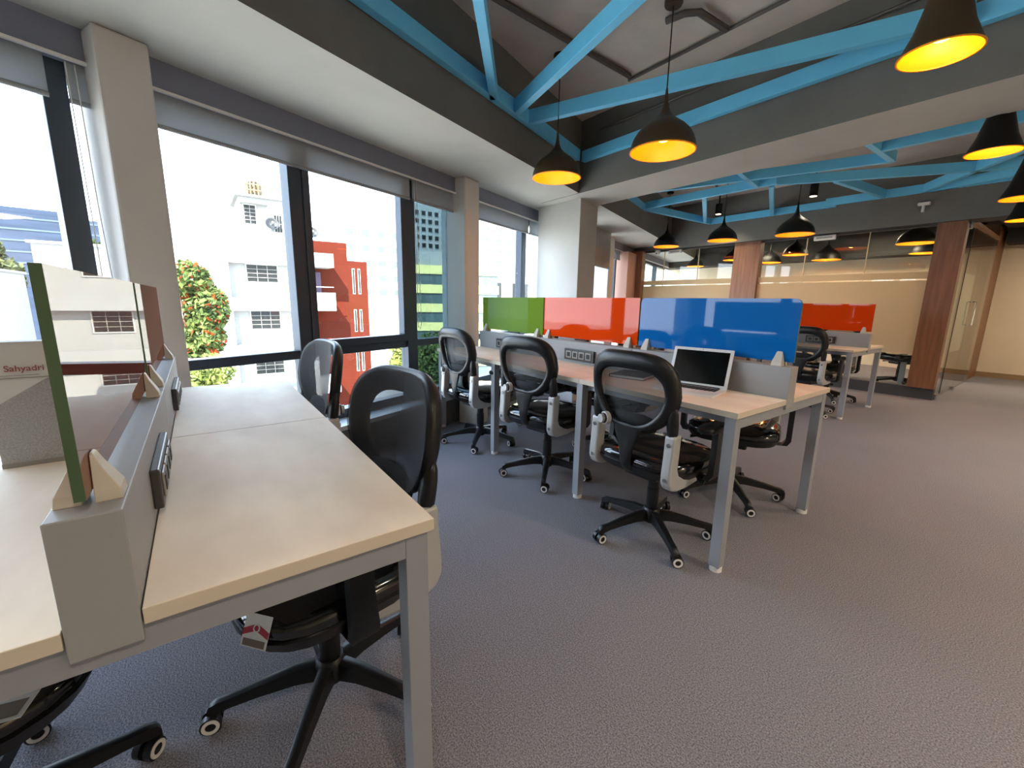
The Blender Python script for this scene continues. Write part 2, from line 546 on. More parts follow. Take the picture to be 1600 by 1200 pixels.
# glass side with its door
door = struct(MB().box(-1.142, -1.13, 7.80, 9.0, .02, 2.22).build('door_1', M_PGLASS))
MB().box(-1.146, -1.144, 7.80, 9.0, .6, 1.66).build('frosted_band', sheer('frosted door film', (214, 214, 196), .3, .5, .5), door)
hd = MB(); hd.tube([(-1.12, 9.06, 1.29), (-1.085, 9.06, 1.29), (-1.085, 9.06, .96), (-1.12, 9.06, .96)], .011, 8)
hd.build('handle', M_CHROME, door, smooth=True)
MB().box(-1.16, -1.11, 7.78, 7.86, 0, .07).build('patch_fitting', M_CHROME, door)
MB().box(-1.16, -1.11, 8.92, 9.0, 0, .05).build('patch_fitting', M_CHROME, door)
MB().box(-1.16, -1.11, 7.78, 7.86, 2.17, 2.25).build('patch_fitting', M_CHROME, door)
MB().box(-1.142, -1.13, 9.01, 10.2, .02, 2.5).build('glass_panel', M_PGLASS, side)
MB().box(-1.145, -1.127, 8.10, 8.12, .05, 2.2).build('edge_seal', M_BLACK, door)
MB().box(-1.16, -1.11, 7.80, 10.2, 2.25, 2.29).build('transom_bar', M_WOODD, side)

# daylight comes in through these openings: sampling portals only
for (a, b) in ((-1.8, .8), (1.0, 3.37), (3.6, 5.0), (5.2, 7.45), (7.72, 8.6), (9.36, 12.6)):
    ld = bpy.data.lights.new('window_portal', 'AREA')
    ld.shape = 'RECTANGLE'; ld.size = b - a; ld.size_y = 1.9
    ld.cycles.is_portal = True
    lo = bpy.data.objects.new('window_portal', ld)
    COL.objects.link(lo)
    lo.location = W((a + b) / 2, 3.0, 1.22)
    X = WD; Zl = NW      # light points along -Z, towards the room
    Y = Zl.cross(X)
    lo.matrix_world = Matrix(((X.x, Y.x, Zl.x, lo.location.x), (X.y, Y.y, Zl.y, lo.location.y), (X.z, Y.z, Zl.z, lo.location.z), (0, 0, 0, 1)))

# ------------------------------------------------------------------ blue ceiling frames
def blue(name, label, members, loc):
    t = thing(name, label, 'ceiling frame', loc)
    for (a, b) in members:
        A = Vector((a[0], a[1], 2.6)) - Vector(loc); B = Vector((b[0], b[1], 2.6)) - Vector(loc)
        MB().bar(A, B, .055, .10).build('beam', M_BLUE, t, bevel=.003)
    return t
p0 = W(-2.2, 1.905); p1 = W(4.30, 1.905)
blue('ceiling_frame', 'sky blue steel frame fixed in the near ceiling recess', [
    ((p0.x, p0.y), (p1.x, p1.y)), ((-3.38, 3.34), (2.5, 3.34)),
    ((-2.9, 2.13), (-.15, 1.55)), ((-2.81, 1.86), (-1.1, .53)), ((-2.99, 2.32), (-.62, 3.26)), ((-.15, 1.55), (2.0, 3.0))], (-2.9, 2.1, 2.6))
q0 = W(4.75, 1.905); q1 = W(6.92, 1.905)
blue('ceiling_frame', 'sky blue steel lattice fixed in the far ceiling recess above the back desks', [
    ((q0.x, q0.y), (-4.42, 5.67)), ((-4.42, 5.67), (-4.38, 7.56)), ((-4.38, 7.56), (-2.5, 7.56)),
    ((-2.58, 7.42), (2.4, 7.48)), ((-4.33, 5.66), (-2.5, 5.67)), ((-4.02, 4.78), (-1.46, 5.69)), ((-2.54, 5.72), (-.87, 6.8)),
    ((-2.57, 4.87), (-2.73, 5.66)), ((-3.43, 5.7), (-4.36, 7.35)), ((-2.61, 5.77), (-3.35, 7.54)), ((-1.46, 4.75), (-1.46, 5.69)),
    ((-2.06, 6.11), (-1.93, 7.43)), ((-1.43, 5.24), (2.2, 5.2)), ((-1.55, 7.45), (-.2, 5.6)), ((-1.39, 7.45), (.3, 6.88)), ((-.87, 6.8), (2.2, 7.3))], (-3, 5.7, 2.6))

# ------------------------------------------------------------------ conduits
def pipe(label, pts, r=.014):
    o = MB().tube(pts, r, 8).build('conduit', M_PIPE, smooth=True)
    return tag(o, label, 'conduit', 'conduits on the ceiling slab')
pipe('grey conduit running along the near ceiling slab away from the window', [(-2.45, 1.1, 2.998), (-2.57, 3.02, 2.998)], .02)
pipe('thin grey conduit crossing the near slab behind the hanging pendants', [(-2.62, 3.07, 3.0), (2.2, 3.0, 3.0)], .012)
pipe('thin conduit clipped high on the face of the cross beam', [(-3.2, 3.37, 2.86), (2.2, 3.37, 2.86)], .012)
pipe('brown bent conduit arm feeding the nearest round pendant', [(-1.97, 2.64, 2.99), (-1.85, 2.66, 2.985), (-1.79, 2.72, 2.985), (-1.78, 3.03, 2.99)], .022)
pipe('grey conduit on the far ceiling slab above the blue lattice', [(-4.2, 5.2, 3.0), (-2.0, 5.0, 3.0), (-.4, 4.7, 3.0)], .018)
pipe('thin conduit feeding the black ceiling cylinder beside the far window', [(-4.05, 7.2, 3.0), (-3.4, 5.6, 3.0)], .014)

# ------------------------------------------------------------------ pendants
def make_onion(name, m):
    t = thing(name, '-', 'pendant lamp')
    k = 1
    out = [(.006, .37), (.010, .33), (.014, .29), (.022, .255), (.036, .225), (.060, .198), (.095, .172), (.132, .145), (.165, .112), (.188, .075), (.200, .038), (.205, .0)]
    MB().lathe(out, 40).build('shade', m, t, smooth=True, angle=80)
    inn = [(.2045, -.001), (.197, .038), (.185, .075), (.162, .111), (.130, .142), (.093, .168), (.056, .19), (.0, .195)]
    MB().lathe(inn, 40).build('lining', M_INNER, t, smooth=True, angle=80)
    MB().ring((0, 0, -.003), (0, 0, 1), .2, .208, .006, 40).build('rim', M_INNER, t, smooth=True)
    MB().lathe([(.0, .055), (.026, .062), (.036, .085), (.032, .11), (.018, .14), (.016, .18)], 20).build('bulb', M_BULB, t, smooth=True, angle=80)
    return t
def make_cone(name, m):
    t = thing(name, '-', 'pendant lamp')
    MB().lathe([(.0, .31), (.034, .31), (.040, .30), (.062, .2), (.090, .09), (.128, .0)], 36).build('shade', m, t, smooth=True, angle=40)
    MB().lathe([(.1275, -.001), (.089, .089), (.06, .2), (.0, .21)], 36).build('lining', M_INNER, t, smooth=True, angle=60)
    MB().ring((0, 0, -.002), (0, 0, 1), .124, .13, .004, 36).build('rim', M_INNER, t, smooth=True)
    MB().lathe([(.0, .04), (.024, .05), (.034, .075), (.028, .10), (.016, .13), (.016, .2)], 20).build('bulb', M_BULB, t, smooth=True, angle=80)
    return t
def hang(t, x, y, z, top, label, zcord, scale=1., group=None, power=3., m_c=None):
    t.location = (x, y, z)
    t.scale = (scale, scale, scale)
    t['label'] = label
    if group:
        t['group'] = group
    L = (top - z) / scale
    MB().cyl((0, 0, zcord), (0, 0, L), .004, 8).build('cord', M_CORD, t, smooth=True)
    MB().lathe([(.0, L - .03), (.05, L - .03), (.055, L - .02), (.055, L)], 24).build('canopy', m_c or M_SHADE, t, smooth=True)
    ld = bpy.data.lights.new('bulb_light', 'POINT')
    ld.energy = power; ld.color = (1, .62, .2); ld.shadow_soft_size = .03
    lo = bpy.data.objects.new('bulb_light', ld); COL.objects.link(lo); lo.parent = t; lo.location = (0, 0, .035)
onion_b = make_onion('pendant_lamp', M_SHADE)
onion_k = make_onion('pendant_lamp', M_SHADEK)
cone_b = make_cone('pendant_lamp', M_SHADE)
cone_k = make_cone('pendant_lamp', M_SHADEK)
G1 = 'round pendant lamps'; G2 = 'cone pendant lamps'
lst = [
    (onion_b, -1.86, 2.55, 2.165, ZC, 'round brown pendant lamp with glowing gold inside, largest, nearest the camera', 1., G1),
    (onion_b, -2.72, 2.40, 2.155, ZC, 'round brown pendant lamp hanging by the corner of the window soffit', .93, G1),
    (onion_k, -4.56, 6.56, 2.15, ZC, 'small black round pendant lamp beside the dome camera, nearest the far window', 1., G1),
    (onion_k, -3.57, 6.53, 2.15, ZC, 'black round pendant lamp left of the walnut post, above the back desk', 1., G1),
    (onion_k, -2.62, 6.62, 2.14, ZC, 'black round pendant lamp right of the walnut post, largest over the back desk', 1.12, G1),
    (onion_k, -1.80, 8.75, 2.14, 2.62, 'black round pendant lamp behind the glass beside the wide walnut pillar', 1.12, G1),
    (onion_k, -3.58, 9.2, 2.14, 2.62, 'black round pendant lamp behind the glass just below the largest back pendant', 1., G1),
    (onion_k, -3.50, 10.5, 2.13, 2.62, 'black round pendant lamp deep in the meeting room in front of its beige wall', 1.2, G1),
    (onion_k, -4.55, 10.4, 2.13, 2.62, 'black round pendant lamp behind glass, half hidden by the walnut post, to its right', 1.1, G1),
    (onion_k, -6.2, 10.2, 2.13, 2.62, 'smallest black round pendant lamp behind the glass panel nearest the window', .95, G1),
    (onion_k, -4.85, 9.4, 2.14, 2.62, 'black round pendant lamp behind glass, half hidden by the walnut post, to its left', .95, G1),
    (onion_k, -1.98, 10.3, 2.13, 2.62, 'black round pendant lamp behind the glass half hidden by the wide walnut pillar', 1., G1),
    (cone_b, -.54, 2.44, 2.165, ZC, 'brown cone pendant lamp glowing amber at the top edge of the picture', 1., G2),
    (cone_k, -.55, 4.02, 2.13, ZC, 'black cone pendant lamp glowing orange under the far blue lattice', 1., G2),
    (cone_k, -.56, 5.94, 2.15, ZC, 'black cone pendant lamp cut by the right edge of the picture', 1.25, G2),
    (cone_k, -.66, 7.2, 2.13, ZC, 'farthest black cone pendant lamp near the dark bulkhead at the right edge', 1., G2),
]
seen = set()
plan = []
for row in lst:
    pt = row[0]
    if id(pt) in seen:
        plan.append((copy_tree(pt), row))
    else:
        seen.add(id(pt)); plan.append((None, row))
for (o, row) in plan:
    t = o or row[0]
    is_cone = row[7] == G2
    hang(t, row[1], row[2], row[3], row[4], row[5], .31 if is_cone else .36, row[6], row[7], 1.8 if row[4] > 2.9 else 4., M_SHADE if row[0] in (onion_b, cone_b) else M_SHADEK)

# ------------------------------------------------------------------ cylinder downlights, camera, sensors
def downlight(x, y, label, on=0., top=ZC, warm=(1, .86, .68)):
    t = thing('ceiling_cylinder_light', label, 'ceiling light', (x, y, top))
    MB().cyl((0, 0, -.34), (0, 0, -.18), .05, 24).build('housing', M_SHADEK, t, smooth=True)
    MB().cyl((0, 0, -.18), (0, 0, 0), .012, 10).build('stem', M_SHADEK, t, smooth=True)
    MB().cyl((0, 0, -.345), (0, 0, -.338), .042, 24).build('lens', emis('lamp lens', (255, 236, 205), 3.) , t)
    if on:
        ld = bpy.data.lights.new('downlight', 'SPOT'); ld.energy = on; ld.spot_size = math.radians(130); ld.spot_blend = .8
        ld.color = warm; ld.shadow_soft_size = .05
        lo = bpy.data.objects.new('downlight', ld); COL.objects.link(lo); lo.parent = t; lo.location = (0, 0, -.36)
    return t
downlight(-4.05, 7.2, 'black cylinder ceiling light over the walnut post, nearer the window', 30)
downlight(-2.6, 7.0, 'black cylinder ceiling light hanging above the largest back pendant', 30)
for i, (x, y) in enumerate(((.9, 6.2), (.9, 4.6), (.9, 2.2), (.9, .2), (-.6, -1.6))):  # unseen cylinders, added as warm fill for the interior
    downlight(x, y, ['black cylinder ceiling light over the aisle by the glass door', 'black cylinder ceiling light over the aisle beyond the cross beam',
                     'black cylinder ceiling light over the open carpet', 'black cylinder ceiling light over the carpet beside the camera', 'black cylinder ceiling light behind the camera'][i], (160, 160, 140, 80, 24)[i])
# flush ceiling panels of meeting room and corridor
def ceiling_panel(x, y, z, label, power, sx_=.55, sy_=.55):
    t = thing('ceiling_panel_light', label, 'ceiling light', (x, y, z))
    MB().box(-sx_ / 2 - .02, sx_ / 2 + .02, -sy_ / 2 - .02, sy_ / 2 + .02, -.025, 0).build('frame', M_WHITEP, t)
    MB().box(-sx_ / 2, sx_ / 2, -sy_ / 2, sy_ / 2, -.03, -.024).build('diffuser', emis('panel diffuser', (255, 232, 196), 4.), t)
    ld = bpy.data.lights.new('panel_light', 'AREA'); ld.energy = power; ld.shape = 'RECTANGLE'; ld.size = sx_; ld.size_y = sy_; ld.color = (1, .84, .62)
    lo = bpy.data.objects.new('panel_light', ld); COL.objects.link(lo); lo.parent = t; lo.location = (0, 0, -.04)
ceiling_panel(-2.6, 9.9, 2.62, 'square panel light in the meeting room ceiling near the corridor', 27)
ceiling_panel(-4.6, 9.9, 2.62, 'square panel light in the meeting room ceiling near the window', 19)
ceiling_panel(.4, 9.6, 2.5, 'square panel light in the corridor ceiling', 45)
ceiling_panel(3.2, 3.0, ZS, 'square panel light in the right bulkhead beside the open carpet', 45)  # out of view, added to brighten the room by bounced light

t = thing('dome_camera', 'small white dome security camera on the bulkhead by the far window', 'camera', (-5.45, 7.58, 2.24))
MB().cyl((0, 0, 0), (0, 0, -.03), .05, 24).build('mount', M_WHITEP, t, smooth=True)
MB().lathe([(.045, -.03), (.044, -.05), (.035, -.072), (.018, -.085), (0, -.088)], 24).build('dome', M_WHITEP, t, smooth=True, angle=80)
MB().cyl((.0, -.03, -.055), (.0, -.048, -.062), .014, 14).build('lens', M_BLACK, t, smooth=True)
for (x, z, lab) in ((-5.12, 2.20, 'white rectangular sensor plate on the glass beside the dome camera'), (-2.62, 2.20, 'white rectangular fitting on the glass near the walnut post')):
    t = thing('sensor_plate', lab, 'sensor', (x, YP - .02, z))
    MB().box(-.14, .14, -.04, 0, -.035, .035).build('cover', M_WHITEP, t, bevel=.01)
    MB().box(-.1, .1, -.044, -.039, -.012, .012).build('slot', M_SOCK, t)
t = thing('exit_detector', 'pair of small white sensors on the dark bulkhead over the walnut pillar', 'sensor', (-1.55, 7.6, 2.44))
MB().box(-.06, .06, -.05, 0, .03, .07).build('head', M_WHITEP, t, bevel=.01)
MB().cyl((0, -.03, -.05), (0, -.03, .03), .018, 12).build('neck', M_WHITEP, t, smooth=True)

# grey panel beside the column
t = thing('wall_panel', 'grey glossy panel hung above the window right of the white column', 'panel', W(6.7, 2.5, 1.75))
pm = MB(); a = W(6.27, 2.5) - W(6.7, 2.5); b = W(7.15, 2.5) - W(6.7, 2.5); d = NW * .04
pm.prism([a, b, b + d, a + d], 0, .62)
pm.build('board', mat('grey panel gloss', (128, 128, 122), .3), t, bevel=.006)
pm = MB(); a2 = a * 1.0 - NW * .008; b2 = b - NW * .008
pm.prism([a2, b2, b2 + NW * .006, a2 + NW * .006], 0, .03)
pm.build('bottom_rail', M_ALUL, t)
MB().box(-.1, .1, -.04, .04, .6, .66).build('bracket', M_ALUL, t)

# ------------------------------------------------------------------ roller blinds
def blind(s0, s1, label, drop=2.03):
    t = thing('roller_blind', label, 'blind', W((s0 + s1) / 2, 2.77, 2.19), 0, 'roller blinds')
    o = W((s0 + s1) / 2, 2.77, 2.19)
    mb = MB(); mb.wbox(s0, s1, 2.768, 2.772, drop, 2.19)
    mb.v = [tuple(Vector(v) - o) for v in mb.v]
    mb.build('fabric', M_BLIND, t)
    mb = MB(); mb.cyl(W(s0, 2.77, drop), W(s1, 2.77, drop), .011, 10)
    mb.v = [tuple(Vector(v) - o) for v in mb.v]
    mb.build('bottom_bar', M_BLINDBAR, t, smooth=True)
    return t, o
def chain(t, o, s, z0):
    mb = MB(); mb.tube([W(s, 2.755, 2.18) - o, W(s + .005, 2.75, 1.6) - o, W(s + .01, 2.752, z0) - o, W(s + .03, 2.752, z0 - .02) - o, W(s + .05, 2.752, z0 + .02) - o, W(s + .035, 2.755, 1.6) - o, W(s + .03, 2.755, 2.18) - o], .0022, 6)
    mb.build('pull_chain', M_WHITEP, t, smooth=True)
blind(-1.8, .67, 'grey roller blind over the window at the left edge of the picture')
t, o = blind(.735, .80, 'narrow strip of roller blind left of the nearest white pillar'); chain(t, o, .735, 1.0)
blind(1.0, 2.80, 'long grey roller blind right of the nearest white pillar')
t, o = blind(2.83, 3.37, 'short grey roller blind above the tinted pane'); chain(t, o, 2.84, .95)
blind(3.60, 4.84, 'grey roller blind between the slim white pillar and the column')
blind(4.87, 5.3, 'narrow strip of roller blind against the white column')
blind(7.72, 8.5, 'farthest grey roller blind near the meeting room')

# ------------------------------------------------------------------ bench desks
def socket_plate(parent, x, y, z, ny, w=.30, h=.082):
    """power plate on a divider face; ny = -1 faces -y, +1 faces +y"""
    p = MB().box(x - w / 2, x + w / 2, min(y, y + ny * .016), max(y, y + ny * .016), z - h / 2, z + h / 2).build('socket_plate', M_PLATE, parent, bevel=.003)
    yy = y + ny * .016
    for k in range(4):
        cx = x - w / 2 + .05 + k * .066
        MB().box(cx - .028, cx + .028, min(yy, yy + ny * .004), max(yy, yy + ny * .004), z - .026, z + .026).build('socket', M_SOCK, p, bevel=.002)
        MB().box(cx - .016, cx + .016, min(yy + ny * .004, yy + ny * .0055), max(yy + ny * .004, yy + ny * .0055), z - .016, z + .016).build('socket_face', M_SOCKD, p)
    return p

def clip(parent, x, y, z):
    """tapered screen clip made of two cheeks that grip the glass"""
    for sy in (-1, 1):
        secs = []
        for (zz, hx, yo) in ((0, .026, .036), (.016, .025, .034), (.05, .018, .017), (.066, .014, .011), (.069, .009, .009)):
            a, b = y + sy * .0065, y + sy * yo
            secs.append([(x - hx, a, z + zz), (x + hx, a, z + zz), (x + hx * .9, b, z + zz), (x - hx * .9, b, z + zz)])
        MB().loft(secs).build('screen_clip', M_OFFW, parent, bevel=.0015)

def bench(name, label, x_end, n, mod, y0, yd0, yd1, y1, screens, legs_f, legs_b, sock_rows=(1, 1), loc=None):
    """desk bench running towards -x from x_end; front top y0..yd0, divider yd0..yd1, back top yd1..y1"""
    O = Vector((x_end, (yd0 + yd1) / 2, 0))
    t = thing(name, label, 'desk', O)
    L = n * mod
    Y0, D0, D1, Y1 = y0 - O.y, yd0 - O.y, yd1 - O.y, y1 - O.y
    ZT = .75
    for k in range(n):
        xa, xb = -(k + 1) * mod + .0015, -k * mod - .0015
        for (a, b) in ((Y0, D0 - .002), (D1 + .002, Y1)):
            tm = MB().box(xa, xb, a, b, ZT - .026, ZT)
            tm.m = [0, 0, 1, 1, 1, 1]
            tm.build('tabletop', [M_TOP, M_TOPEDGE], t, bevel=.0015)
        d = MB().box(xa, xb, D0, D1, .70, .905).build('divider', M_PANEL, t, bevel=.002)
        for r, ny, yy in ((0, -1, D0), (1, 1, D1)):
            if sock_rows[r]:
                socket_plate(t, (xa + xb) / 2 - .1 * 0, yy, .81, ny)
    # screens: list of (x0, x1, material, label)
    yc = (D0 + D1) / 2
    for (xa, xb, m, lab, round_ends) in screens:
        mb = MB()
        z0, z1, r = .925, 1.225, .03
        pts = [(xa, z0), (xb, z0)]
        if 'r' in round_ends:
            pts += [(xb - r + r * math.cos(math.radians(q)), z1 - r + r * math.sin(math.radians(q))) for q in (0, 22, 45, 67, 90)]
        else:
            pts += [(xb, z1)]
        if 'l' in round_ends:
            pts += [(xa + r + r * math.cos(math.radians(q)), z1 - r + r * math.sin(math.radians(q))) for q in (90, 113, 135, 158, 180)]
        else:
            pts += [(xa, z1)]
        nn = len(pts)
        mb.add([(p[0], yc - .006, p[1]) for p in pts] + [(p[0], yc + .006, p[1]) for p in pts],
               [tuple(range(nn)), tuple(reversed(range(nn, 2 * nn)))] + [(i, nn + i, nn + (i + 1) % nn, (i + 1) % nn) for i in range(nn)])
        mb.m = [0, 0] + [1] * nn
        mb.build('screen', [m, M_GEDGE], t, label=lab)
        w = xb - xa
        clip(t, xb - .065 if w > .5 else xb - .05, yc, .905)
        clip(t, xa + .065 if w > .5 else xa + .05, yc, .905)
    # steel frame
    for (yy) in (Y0 + .075, Y1 - .075):
        MB().box(-L + .03, -.03, yy - .02, yy + .02, ZT - .066, ZT - .026).build('rail', M_STEEL, t)
    for xe in [0] + [-k * mod for k in range(1, n)] + [-L]:
        xc = min(max(xe, -L + .035), -.035)
        MB().box(xc - .022, xc + .022, Y0 + .02, Y1 - .02, ZT - .076, ZT - .026).build('end_beam', M_STEEL, t)
        for row, yy in (('f', Y0 + .035), ('b', Y1 - .035)):
            use = legs_f if row == 'f' else legs_b
            kk = int(round(-xe / mod))
            if kk not in use:
                continue
            lg = MB().box(xc - .024, xc + .024, yy - .024, yy + .024, .022, ZT - .026).build('leg', M_STEEL, t, bevel=.002)
            MB().cyl((xc, yy, 0), (xc, yy, .024), .027, 20).build('foot', M_WHITEP, lg, smooth=True)
    return t

bench('bench_desk', 'near maple bench desk with grey power divider at the left', -.737, 2, .925, -.66, -.187, -.109, .35,
      [(-.90, -.004, M_SCR_A, 'coral glass screen with green edge', ''), (-1.82, -.95, M_SCR_A, 'coral glass screen', '')], (0, 1, 2), (0, 2))
bench('bench_desk', 'long maple bench desk with green, orange and blue glass screens', -.815, 3, .925, 1.762, 2.231, 2.311, 2.79,
      [(-.905, -.008, M_SCR_B, 'blue glass screen', 'lr'), (-1.845, -.915, M_SCR_O, 'orange glass screen', ''), (-2.77, -1.855, M_SCR_G, 'green glass screen', '')], (0, 1, 2, 3), (0, 1, 2, 3))
bench('bench_desk', 'back maple bench desk with a single orange glass screen by the partition', -1.45, 2, .925, 5.46, 5.93, 6.01, 6.50,
      [(-.925, -.01, M_SCR_O, 'orange glass screen', ''), (-1.845, -.935, M_SCR_O, 'orange glass screen', '')], (0, 1, 2), (0, 1, 2))

# ------------------------------------------------------------------ office chair
def make_chair():
    t = thing('office_chair', '-', 'office chair')
    # seat: rounded cushion lofted from plan sections
    secs = []
    for (z, w, d, r, cy) in ((.405, .38, .37, .10, .0), (.415, .46, .44, .13, .0), (.44, .50, .48, .15, .0), (.465, .495, .475, .15, .0), (.485, .45, .43, .14, -.005), (.492, .30, .28, .12, -.01)):
        secs.append([(p[0], p[1] + cy, z) for p in rrect(w, d, r, 5)])
    MB().loft(secs).build('seat', M_BLACKG, t, smooth=True, angle=60)
    MB().loft([[(p[0], p[1], .385) for p in rrect(.40, .38, .1, 5)], [(p[0], p[1], .395) for p in rrect(.47, .45, .14, 5)], [(p[0], p[1], .432) for p in rrect(.506, .486, .15, 5)], [(p[0], p[1], .436) for p in rrect(.495, .475, .15, 5)]]).build('seat_pan', M_BLACK, t, smooth=True)
    MB().box(-.09, .09, -.13, .11, .335, .388).build('tilt_mechanism', M_BLACK, t, bevel=.01)
    MB().tube([(.08, .03, .36), (.2, .04, .355), (.24, .05, .35)], [.006, .006, .012], 8).build('lever', M_BLACK, t, smooth=True)
    # back frame: broad shield with thick top band, sides running down into the brackets
    def yb(x, z):
        return -.225 - .22 * (z - .5) + .12 * (z - .5) ** 2 + .95 * x * x
    N = 48
    zc, hh = .795, .19
    def outl(a, off):
        ca, sa = math.cos(a), math.sin(a)
        e = 2 / 4.2 if sa > 0 else 2 / 2.5
        ex = 2 / 4.2 if sa > 0 else 2 / 3.0
        x = math.copysign(abs(ca) ** ex, ca); z = math.copysign(abs(sa) ** e, sa)
        wz = .240 - .035 * max(0, z) ** 2 if z > 0 else .240 - .045 * (-z) ** 1.2
        W_, H_ = wz - off[0], hh - (off[1] if z > 0 else off[2])
        return x * W_, zc + z * H_
    secs = []; inner = []
    for i in range(N):
        a = 2 * PI * i / N
        xo, zo = outl(a, (0, 0, 0)); xi, zi = outl(a, (.058, .085, .034))
        f_ = max(0, math.sin(a)) * .3 + abs(math.cos(a)) * .7
        th = .012 + .016 * f_
        xm, zm = (xo + xi) / 2, (zo + zi) / 2
        secs.append([(xo, yb(xo, zo) + th * 1.2, zo), (xo * 1.015, yb(xo, zo) - th * .2, zo), (xo * .6 + xi * .4, yb(xm, zm) - th * 1.2, zo * .6 + zi * .4),
                     (xo * .2 + xi * .8, yb(xm, zm) - th * 1.1, zo * .2 + zi * .8), (xi, yb(xi, zi) - th * .3, zi), (xi, yb(xi, zi) + th * .6, zi), (xm, yb(xm, zm) + th * 1.3, zm)])
        inner.append((xo * .955, zc + (zo - zc) * .955))
    MB().loft(secs, closed=True).build('back_frame', M_BLACK, t, smooth=True, sub=1)
    # woven mesh
    mb = MB(); rings = [1.0, .75, .45, .15]
    vs = []
    for q in rings:
        for (xi, zi) in inner:
            x = xi * q; z = zc + (zi - zc) * q
            vs.append((x, yb(x, z) + .034, z))
    fs = []
    for k in range(len(rings) - 1):
        fs += [(k * N + i, k * N + (i + 1) % N, (k + 1) * N + (i + 1) % N, (k + 1) * N + i) for i in range(N)]
    fs.append(tuple(range((len(rings) - 1) * N, len(rings) * N)))
    mb.add(vs, fs)
    mb.build('back_mesh', M_MESH, t, smooth=True, angle=80)
    # lumbar pad and its spine down to the seat
    secs = []
    for (z, w, th) in ((.60, .08, .008), (.615, .12, .014), (.645, .135, .018), (.675, .12, .014), (.69, .07, .008)):
        y = yb(0, z) + .03
        secs.append([(w, y + w * w * .9, z), (w * .5, y + th, z), (-w * .5, y + th, z), (-w, y + w * w * .9, z), (-w * .5, y - th, z), (w * .5, y - th, z)])
    MB().loft(secs).build('lumbar_pad', M_BLACKF, t, smooth=True)
    secs = []
    for (y, z, w, th) in ((-.05, .392, .035, .016), (-.17, .392, .034, .018), (-.232, .42, .032, .02), (-.25, .48, .034, .018), (-.248, .55, .05, .014), (-.252, .615, .085, .010), (-.256, .65, .10, .008)):
        secs.append([(w, y, z - th * .3), (w, y - th, z - th), (-w, y - th, z - th), (-w, y, z - th * .3)])
    MB().loft(secs).build('spine', M_BLACK, t, smooth=True, sub=1)
    kz = .64
    kx, ky = -.12, yb(.12, kz) - .026
    ax_ = Vector((-.25, -.95, 0)).normalized(); kp = Vector((kx, ky, kz))
    kn = MB().cyl(kp - ax_ * .01, kp + ax_ * .012, .031, 24).build('knob', M_WHITEP, t, smooth=True)
    MB().cyl(kp + ax_ * .012, kp + ax_ * .034, .021, 20).build('knob_cap', M_SILVER, kn, smooth=True)
    MB().ring(kp + ax_ * .0125, ax_, .0205, .0255, .007, 24).build('knob_groove', M_BLACK, kn, smooth=True)
    for sx_ in (-1, 1):
        MB().loft([[(sx_ * x0, y - d, z), (sx_ * x1, y - d, z), (sx_ * x1, y + d, z), (sx_ * x0, y + d, z)] for (x0, x1, y, z, d) in
                   ((.185, .240, yb(.215, .76), .76, .014), (.178, .240, yb(.21, .70), .70, .026), (.182, .236, yb(.205, .64), .64, .028), (.188, .226, -.205, .58, .022), (.192, .222, -.20, .50, .018))]).build('frame_wing', M_BLACK, t, smooth=True, sub=1)
        # silver L bracket seen from the side, with rounded heel
        prof = [(.0, .372), (-.10, .360), (-.185, .362), (-.226, .376), (-.246, .408), (-.247, .45), (-.240, .54), (-.236, .625), (-.178, .630), (-.182, .54), (-.186, .47), (-.170, .435), (-.12, .415), (-.02, .400)]
        n_ = len(prof)
        mb = MB()
        secs = []
        for (xx, k_) in ((.186, .0), (.196, .0), (.226, .0), (.236, .0)):
            secs.append([(sx_ * xx, p[0], p[1]) for p in prof])
        mb.loft(secs)
        br = mb.build('bracket', M_SILVER, t, bevel=.01)
        for (y, z) in ((-.238, .585), (-.245, .425)):
            MB().cyl((sx_ * .211, y + .004, z), (sx_ * .211, y - .006, z), .009, 14).build('bolt', M_CHROME, br, smooth=True)
        # armrest: post and pad
        MB().loft([[(sx_ * (x - .014), y - d, z), (sx_ * (x + .014), y - d, z), (sx_ * (x + .014), y + d, z), (sx_ * (x - .014), y + d, z)] for (x, y, d, z) in
                   ((.20, .02, .035, .385), (.275, .02, .035, .39), (.292, .025, .034, .42), (.292, .03, .03, .52), (.292, .03, .03, .635))]).build('arm_post', M_BLACK, t, smooth=True)
        ap = []
        for (z, w, d) in ((.632, .06, .22), (.64, .078, .25), (.655, .08, .255), (.664, .066, .235)):
            ap.append([(sx_ * .29 + p[0], .01 + p[1], z) for p in rrect(w, d, w * .48, 4)])
        MB().loft(ap).build('arm_pad', M_BLACK, t, smooth=True, angle=50)
    # gas lift
    MB().lathe([(.0, .10), (.028, .10), (.030, .19), (.030, .25), (.026, .252), (.026, .30), (.022, .302), (.022, .345), (0, .345)], 20).build('gas_lift', M_BLACK, t, smooth=True)
    MB().lathe([(.0, .062), (.036, .062), (.046, .075), (.046, .125), (.036, .14), (.0, .14)], 20).build('hub', M_BLACK, t, smooth=True)
    for k in range(5):
        a = 2 * PI * k / 5 + .25
        ca, sa = math.cos(a), math.sin(a)
        def P(r, side_, z):
            return (r * ca - side_ * sa, r * sa + side_ * ca, z)
        secs = []
        for (r, w, zt, zb) in ((.03, .024, .132, .078), (.10, .021, .128, .082), (.19, .018, .110, .074), (.26, .016, .094, .064), (.292, .0165, .090, .056), (.312, .0155, .082, .042), (.32, .013, .066, .04)):
            secs.append([P(r, w, zb), P(r, w * .8, zt - .004), P(r, w * .3, zt), P(r, -w * .3, zt), P(r, -w * .8, zt - .004), P(r, -w, zb)])
        lg = MB().loft(secs).build('leg', M_BLACK, t, smooth=True, angle=50)
        c0 = Vector(P(.30, 0, .027))
